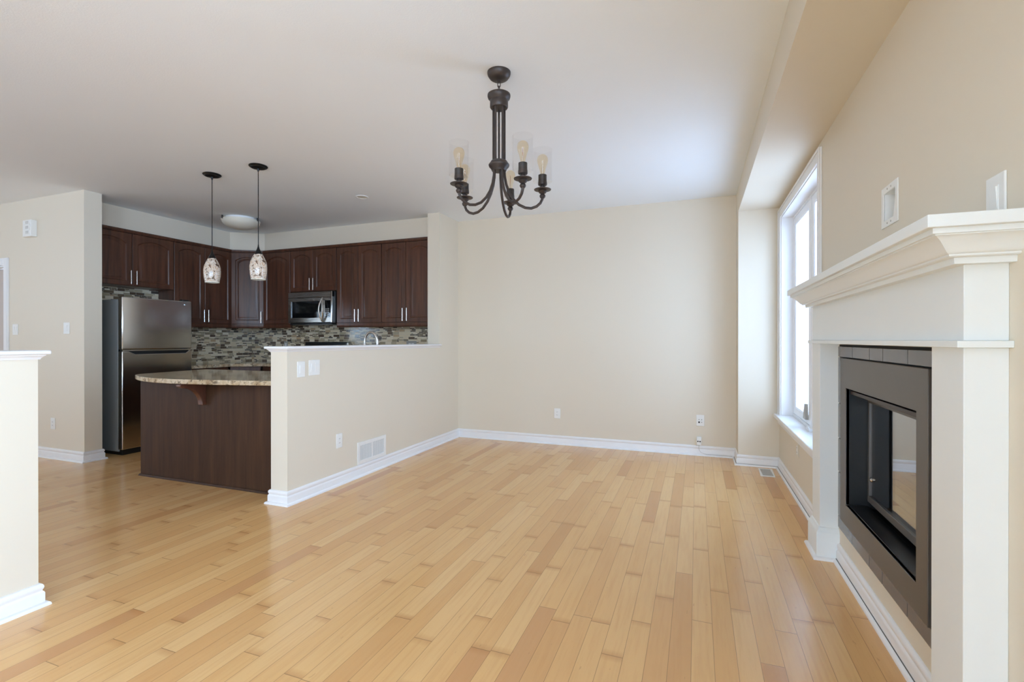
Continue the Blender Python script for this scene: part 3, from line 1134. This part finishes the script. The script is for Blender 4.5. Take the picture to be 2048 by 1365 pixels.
# telephone jack with its cord
t = thing('telephone_jack', 'small white two-port telephone jack with thin cord above the back baseboard', 'jack', (.022, YB, .110))
O = t.location.copy()
MB().box(0, .048, YB - .028, YB, .112, .198).build('jack_box', PLASTIC, t, O, bevel=.003)
for x in (.013, .034):
    MB().box(x - .0065, x + .0065, YB - .0290, YB - .0275, .146, .159).build('port', DARKHOLE, t, O)
pts = [(.024, YB - .02, .112), (.022, YB - .022, .09), (.026, YB - .024, .06), (.045, YB - .03, .035), (.09, YB - .034, .0235), (.20, YB - .030, .0215), (XB - .036, YB - .030, .0215)]
MB().tube(pts, .0016, 6).build('cord', GREYPLATE, t, O)

# return air grille
gy0, gy1, gz0, gz1 = 3.597, 4.022, .108, .308
t = thing('return_air_grille', 'white return air grille on the half wall above its baseboard', 'vent', (XH, (gy0 + gy1) / 2, gz0))
O = t.location.copy()
m = MB()
ym = (gy0 + gy1) / 2
wall_grid(m, 'x', XH, XH + .008, (gy0, gy1), (gz0, gz1), [(gy0 + .032, ym - .006, gz0 + .034, gz1 - .032), (ym + .006, gy1 - .032, gz0 + .034, gz1 - .032)])
m.build('frame', PLASTIC, t, O, bevel=.002)
m = MB()
for a, b in ((gy0 + .032, ym - .006), (ym + .006, gy1 - .032)):
    n = 16
    for i in range(n):
        y = a + (b - a) * (i + .5) / n
        m.prism([(XH + .001, y - .0015), (XH + .002, y - .003), (XH + .0055, y + .0005), (XH + .0045, y + .002)], gz0 + .034, gz1 - .032)
m.build('louvers', PLASTIC, t, O)
MB().box(XH + .0002, XH + .001, gy0 + .03, gy1 - .03, gz0 + .03, gz1 - .03).build('duct_shadow', GAP, t, O)  # dark sheet standing in for the shade inside the duct

# floor register
t = thing('floor_register', 'small white floor register in the corner by the window', 'vent', (.605, 5.06, 0))
O = t.location.copy()
m = MB().prism([(.540, 4.915), (.660, 4.915), (.672, 5.205), (.552, 5.205)], 0.0, .004)
m.build('frame', PLASTIC, t, O, bevel=.0015)
m = MB()
for i in range(14):
    y = 4.945 + i * .0172
    m.box(.562, .650, y, y + .010, .004, .0052)
m.build('louvers', GREYPLATE, t, O)

# door chime
t = thing('door_chime', 'white doorbell chime box with three slotted panels on the left wall', 'chime', (-6.612, YP, 2.33))
O = t.location.copy()
MB().box(-6.690, -6.545, YP - .055, YP, 2.325, 2.500).build('housing', PLASTIC, t, O, bevel=.004)
for i in range(3):
    z = 2.345 + i * .052
    p_ = MB().box(-6.660, -6.552, YP - .060, YP - .054, z, z + .044).build('grille_panel', PLASTIC, t, O, bevel=.001)
    for k in range(5):
        MB().box(-6.628, -6.575, YP - .0608, YP - .0598, z + .009 + k * .006, z + .0115 + k * .006).build('slot', GREYPLATE, p_, O)

# recessed box above the mantel
t = thing('recessed_outlet_box', 'white recessed cable box on the wall above the mantel', 'outlet', (XW, 2.42, 1.70))
O = t.location.copy()
m = MB()
wall_grid(m, 'x', XW - .005, XW, (2.330, 2.510), (1.702, 1.872), [(2.357, 2.485, 1.730, 1.844)])
m.build('flange', PLASTIC, t, O, bevel=.002)
m = MB()
wall_grid(m, 'x', XW, XW + .07, (2.350, 2.492), (1.722, 1.852), [(2.357, 2.485, 1.730, 1.844)])
m.box(XW + .065, XW + .072, 2.350, 2.492, 1.722, 1.852)
m.build('box', PLASTIC, t, O)
MB().prism([(2.357, 1.730), (2.405, 1.730), (2.385, 1.80), (2.357, 1.815)], XW + .004, XW + .012, 'yz').build('cord_shield', PLASTIC, t, O)
for (y, z) in ((2.40, 1.716), (2.44, 1.716), (2.40, 1.858), (2.44, 1.858)):
    MB().cyl((XW - .006, y, z), (XW - .004, y, z), .004, 8).build('screw', GREYPLATE, t, O)

# ------------------------------------------------------------------ fireplace
t = thing('fireplace', 'black gas fireplace with glass front and dark tile border', 'fireplace', (XW, 2.53, .2))
O = t.location.copy()
ty0, ty1, tz0, tz1 = 1.912, 3.152, .203, 1.207
ky0, ky1, kz0, kz1 = 2.005, 3.062, .274, 1.136
oy0, oy1, oz0, oz1 = 2.098, 2.962, .380, .983
m = MB()
wall_grid(m, 'x', XW - .006, XW - .0005, (ty0, ty1), (tz0, tz1), [(2.092, 2.968, .374, .989)])
sur = m.build('tile_bed', TILEGROUT, t, O)
cuts = [ty0, 2.204, 2.463, 2.632, 2.892, ty1]
g = .0025
tm = MB()
for a, b in zip(cuts, cuts[1:]):
    for (c, d) in ((kz1 + .004, tz1 - .010), (tz0, kz0 - .004)):
        tm.box(XW - .013, XW - .005, a + g, b - g, c + .001, d - .001)
zc_ = [kz0 - .004, .51, .695, .886, kz1 + .004]
for a, b in zip(zc_, zc_[1:]):
    tm.box(XW - .013, XW - .005, ky1 + .008, ty1 - g, a + g, b - g)
    tm.box(XW - .013, XW - .005, ty0 + g, ky0 - .008, a + g, b - g)
tm.build('tile_border', FIRETILE, t, O, bevel=.0012)
m = MB()
wall_grid(m, 'x', XW - .024, XW - .006, (ky0, ky1), (kz0, kz1), [(oy0, oy1, oz0, oz1)])
m.build('metal_surround', FIREFRAME, t, O, bevel=.002)
# recess liner back to the glass, then the firebox
XG = .822
m = MB()
wall_grid(m, 'x', XW - .02, XG + .002, (2.0915, 2.9685), (.3715, .9905), [(oy0, oy1, oz0, oz1)])
m.build('recess_liner', FIREBLACK, t, O)
MB().box(XW - .012, XG - .004, oy0, oy1, oz0, oz0 + .006).build('ledge', LEDGE, t, O, bevel=.002)
MB().box(XW - .004, XW + .040, oy0, oy1, oz1 - .030, oz1 - .012).build('hood', BRONZE, t, O, bevel=.002)
m = MB()
gy0, gy1, gz0, gz1 = oy0 + .004, oy1 - .004, .412, .945
wall_grid(m, 'x', XG - .010, XG + .006, (gy0, gy1), (gz0, gz1), [(gy0 + .028, gy1 - .022, gz0 + .034, gz1 - .030)])
gd = m.build('glass_door_frame', FIREFRAME, t, O, bevel=.002)
MB().box(XG - .003, XG + .002, gy0 + .02, gy1 - .015, gz0 + .025, gz1 - .02).build('pane', FIREGLASS, gd, O)
m = MB()
m.box(XG + .002, XG + .45, 2.03, 2.098, .36, 1.0)
m.box(XG + .002, XG + .45, 2.962, 3.03, .36, 1.0)
m.box(XG + .002, XG + .45, 2.03, 3.03, .33, .372)
m.box(XG + .002, XG + .45, 2.03, 3.03, .985, 1.02)
m.box(XG + .43, XG + .46, 2.03, 3.03, .36, 1.0)
m.build('firebox', FIREBLACK, t, O)
for k in range(3):
    m = MB()
    rs_ = random.Random(k)
    pts = [(XG + .15 + .07 * k + rs_.uniform(-.02, .02), 2.22 + i * .07, .43 + .045 * (k % 2) + rs_.uniform(-.01, .01)) for i in range(9)]
    m.tube(pts, [.04 + rs_.uniform(-.008, .008) for _ in pts], 10)
    m.build('log', LOGMAT, t, O)
m = MB().lathe([(0, 0), (.011, 0), (.013, .006), (.006, .012), (0, .013)], n=12)
bmesh.ops.rotate(m.bm, verts=m.bm.verts, cent=(0, 0, 0), matrix=Matrix.Rotation(-PI / 2, 3, 'Y'))
bmesh.ops.translate(m.bm, verts=m.bm.verts, vec=(XG - .003, 2.905, .535))
m.build('latch', CHROME, gd, O)

# ------------------------------------------------------------------ mantel
XF, MY0, MY1 = .650, 1.605, 3.372
t = thing('fireplace_mantel', 'white painted fireplace mantel with crown shelf and pilasters', 'mantel', (XW, 2.49, 0))
O = t.location.copy()
PB = 1.212
for a, b in ((MY0, 1.790), (3.188, MY1)):
    pl = MB().box(XF, XW, a, b, 0, PB).build('pilaster', MANTEL, t, O, bevel=.0015)
    path = [(XW, b), (XF, b), (XF, a), (XW, a)]
    path = [(x, y) for x, y in path]
    pr = [(0, 0), (.020, 0), (.020, .150), (.017, .155), (.010, .165), (.006, .176), (0, .180)]
    MB().sweep(path[::-1], [(-d, z) for d, z in pr]).build('plinth', MANTEL, pl, O)
    MB().sweep(path[::-1], [(-d - .003, z) for d, z in SHOE]).build('shoe_molding', TRIM, pl, O)
MB().box(XF, XW, MY0, MY1, PB + .018, 1.508).build('frieze', MANTEL, t, O, bevel=.0015)
MB().box(XF - .022, XW, MY0 - .022, MY1 + .022, PB, PB + .018).build('band', MANTEL, t, O, bevel=.0015)
path = [(XW, MY0), (XF, MY0), (XF, MY1), (XW, MY1)]
cr_ = [(0, 1.427), (.032, 1.427), (.034, 1.4425), (.047, 1.4435), (.050, 1.446), (.050, 1.4500), (.0545, 1.4515), (.058, 1.4545),
       (.0615, 1.4590), (.066, 1.4650), (.0705, 1.4710), (.0755, 1.4770), (.0805, 1.4825), (.0855, 1.4870), (.0905, 1.4905), (.095, 1.4925), (.095, 1.4955),
       (.1025, 1.4955), (.1025, 1.509), (0, 1.509)]
MB().sweep(path, [(-d, z) for d, z in cr_]).build('crown_molding', MANTEL, t, O, smooth=25)
MB().box(XF - .118, XW, MY0 - .118, MY1 + .112, 1.509, 1.541).build('shelf', MANTEL, t, O, bevel=.002)

# ------------------------------------------------------------------ chandelier
CX, CY = -1.043, 2.549
ch = thing('chandelier', 'five-arm bronze chandelier with clear glass cylinder shades', 'chandelier', (CX, CY, ZC))
MB().lathe([(0, 0), (.066, 0), (.066, -.007), (.063, -.018), (.052, -.034), (.036, -.044), (.012, -.046), (.012, -.054), (0, -.054)], n=40).build('canopy', BRONZE, ch)
m = MB()
for k in range(3):
    zc = -.070 - k * .021
    pts = []
    for i in range(16):
        a = 2 * PI * i / 16
        u, v_ = .0085 * math.cos(a), .015 * math.sin(a)
        pts.append((u, 0, zc + v_) if k % 2 == 0 else (0, u, zc + v_))
    m.tube(pts, .0024, 7, closed=True)
m.build('chain', BRONZE, ch)
MB().lathe([(0, -.112), (.018, -.112), (.022, -.120), (.058, -.122), (.064, -.126), (.065, -.134), (.062, -.146), (.052, -.156), (.050, -.160), (.051, -.164), (.051, -.196),
            (.047, -.202), (0, -.202)], n=40).build('upper_cup', BRONZE, ch)
MB().lathe([(.0, -.098), (.007, -.098), (.007, -.114), (0, -.114)], n=12).build('loop_stem', BRONZE, ch)
for k in range(5):
    a = math.radians(20.7 + 20 + 72 * k)
    p = (.033 * math.cos(a), .033 * math.sin(a))
    MB().cyl((p[0], p[1], -.195), (p[0], p[1], -.508), .0062, 12).build('rod', BRONZE, ch)
MB().lathe([(0, -.500), (.044, -.500), (.048, -.505), (.048, -.512), (.055, -.515), (.059, -.522), (.056, -.532), (.046, -.542), (.040, -.556), (0, -.556)], n=40).build('hub', BRONZE, ch)


def lamp_arm(a_deg):
    a = math.radians(a_deg) + .3618
    ca, sa = math.cos(a), math.sin(a)

    def w(r, z):
        return (r * ca, r * sa, z)
    ctrl = [(.030, -.545), (.032, -.585), (.040, -.630), (.056, -.675), (.080, -.715), (.112, -.748), (.148, -.766), (.182, -.770), (.212, -.760), (.233, -.742), (.243, -.722), (.245, -.708)]
    arm = MB().tube([w(r, z) for r, z in ctrl], .0078, 10).build('arm', BRONZE, ch)
    B = w(.245, 0)
    z = -.716
    m = MB().lathe([(0, 0), (.010, 0), (.015, .006), (.017, .013), (.014, .020), (.010, .024), (.019, .030), (.024, .038), (.022, .044), (.047, .047), (.048, .050), (.030, .054),
                    (.014, .062), (.012, .072), (0, .072)], (B[0], B[1], z), 28)
    m.build('candle_cup', BRONZE, arm)
    m = MB().lathe([(0, .072), (.022, .072), (.025, .075), (.025, .090), (.024, .094), (0, .094)], (B[0], B[1], z), 28)
    m.build('shade_holder', BRONZE, arm)
    m = MB().lathe([(0, .094), (.0235, .094), (.0235, .130), (.020, .132), (0, .132)], (B[0], B[1], z), 28)
    m.build('socket', SOCKET, arm)
    # glass cylinder with a flat bottom ring
    R, H0, H1 = .0545, .090, .272
    m = MB().lathe([(.026, H0), (R - .004, H0), (R, H0 + .005), (R, H1), (R - .002, H1 + .001), (R - .003, H1), (R - .003, H0 + .006), (R - .006, H0 + .003), (.026, H0 + .003), (.026, H0)], (B[0], B[1], z), 40)
    m.build('glass_shade', SHADEGLASS, arm)
    bp = [(.011, .130), (.0125, .142), (.016, .158), (.022, .178), (.0275, .195), (.0305, .210), (.030, .222), (.0255, .234), (.016, .242), (.006, .2455), (0, .246)]
    bulb = MB().lathe(bp, (B[0], B[1], z), 24).build('bulb', AMBER, arm)
    m = MB()
    zz = [(.004, .13), (.006, .215), (-.006, .15), (.0, .218), (.006, .15), (-.006, .215), (-.004, .13)]
    m.tube([(B[0] + x * ca, B[1] + x * sa, z + q) for x, q in zz], .0007, 5)
    m.build('filament', FILAMENT, bulb)


for a in (75, 147, 210, 302, 355):
    lamp_arm(a)

# ------------------------------------------------------------------ pendants over the peninsula
def pendant(label, x, y):
    t = thing('pendant_lamp', label, 'pendant lamp', (x, y, ZC), 0, 'pendant lamps over the peninsula')
    MB().lathe([(0, 0), (.074, 0), (.076, -.006), (.070, -.012), (.062, -.013), (.058, -.019), (.018, -.024), (0, -.024)], n=40).build('canopy', BLACKMETAL, t)
    MB().lathe([(0, -.022), (.010, -.022), (.009, -.040), (.004, -.052), (0, -.052)], n=16).build('strain_relief', BLACKMETAL, t)
    MB().cyl((0, 0, -.045), (0, 0, -.69), .0033, 8).build('cord', BLACKMETAL, t)
    MB().lathe([(0, -.680), (.004, -.680), (.006, -.700), (.012, -.722), (.024, -.745), (.033, -.766), (0, -.768)], n=28).build('shade_cap', BLACKMETAL, t)
    key = [(0, .030), (.08, .040), (.17, .0500), (.27, .0595), (.38, .0665), (.5, .0697), (.62, .0695), (.74, .0675), (.87, .0630), (1, .0575)]
    pr = [(r, -.762 - .222 * q) for q, r in key]
    inn = [(r - .004, z) for r, z in pr[::-1]]
    MB().lathe(pr + inn, n=40).build('glass_shade', ARTGLASS, t)
    r_, z_ = pr[-1]
    MB().lathe([(r_ - .006, z_ + .004), (r_ + .0008, z_ + .005), (r_ + .0008, z_ - .003), (r_ - .006, z_ - .003), (r_ - .006, z_ + .004)], n=40).build('white_rim', FROST, t)
    MB().lathe([(0, -.80), (.018, -.80), (.018, -.84), (.026, -.88), (.026, -.90), (.015, -.93), (0, -.935)], n=20).build('bulb', FROST, t)
    return t


p1 = pendant('art glass pendant lamp, left one over the peninsula', -4.128, 3.192)
p2 = copy_tree(p1)
p2.location = (-3.552, 3.178, ZC)
p2['label'] = 'art glass pendant lamp, right one nearer the half wall'

# ------------------------------------------------------------------ ceiling lights in the kitchen
t = thing('ceiling_light', 'round flush ceiling light with alabaster glass bowl', 'ceiling light', (-5.283, 4.472, ZC))
MB().lathe([(0, 0), (.17, 0), (.17, -.028), (.10, -.034), (0, -.034)], n=48).build('mounting_pan', TRIM, t)
pr = [(.216, -.034)]
for i in range(1, 13):
    a = i / 12 * PI / 2
    pr.append((.212 * math.cos(a), -.036 - .104 * math.sin(a)))
pr[-1] = (0, -.140)
MB().lathe([(.15, -.026), (.208, -.026), (.217, -.029)] + pr, n=56).build('glass_bowl', FROST, t)
for k in range(3):
    a = math.radians(255 + 120 * k)
    MB().lathe([(0, -.004), (.010, -.004), (.012, -.020), (.010, -.040), (0, -.044)], (.219 * math.cos(a), .219 * math.sin(a), 0), 12).build('clip', BRONZE, t)
t = thing('recessed_light', 'small white recessed ceiling light near the half wall', 'ceiling light', (-3.300, 4.253, ZC))
MB().lathe([(.050, -.002), (.066, 0), (.066, -.004), (.060, -.007), (.052, -.006), (.050, -.002)], n=40).build('trim_ring', TRIM, t)
MB().lathe([(0, -.001), (.05, -.001), (.05, -.003), (.02, -.005), (0, -.005)], n=32).build('lens', FROST, t)
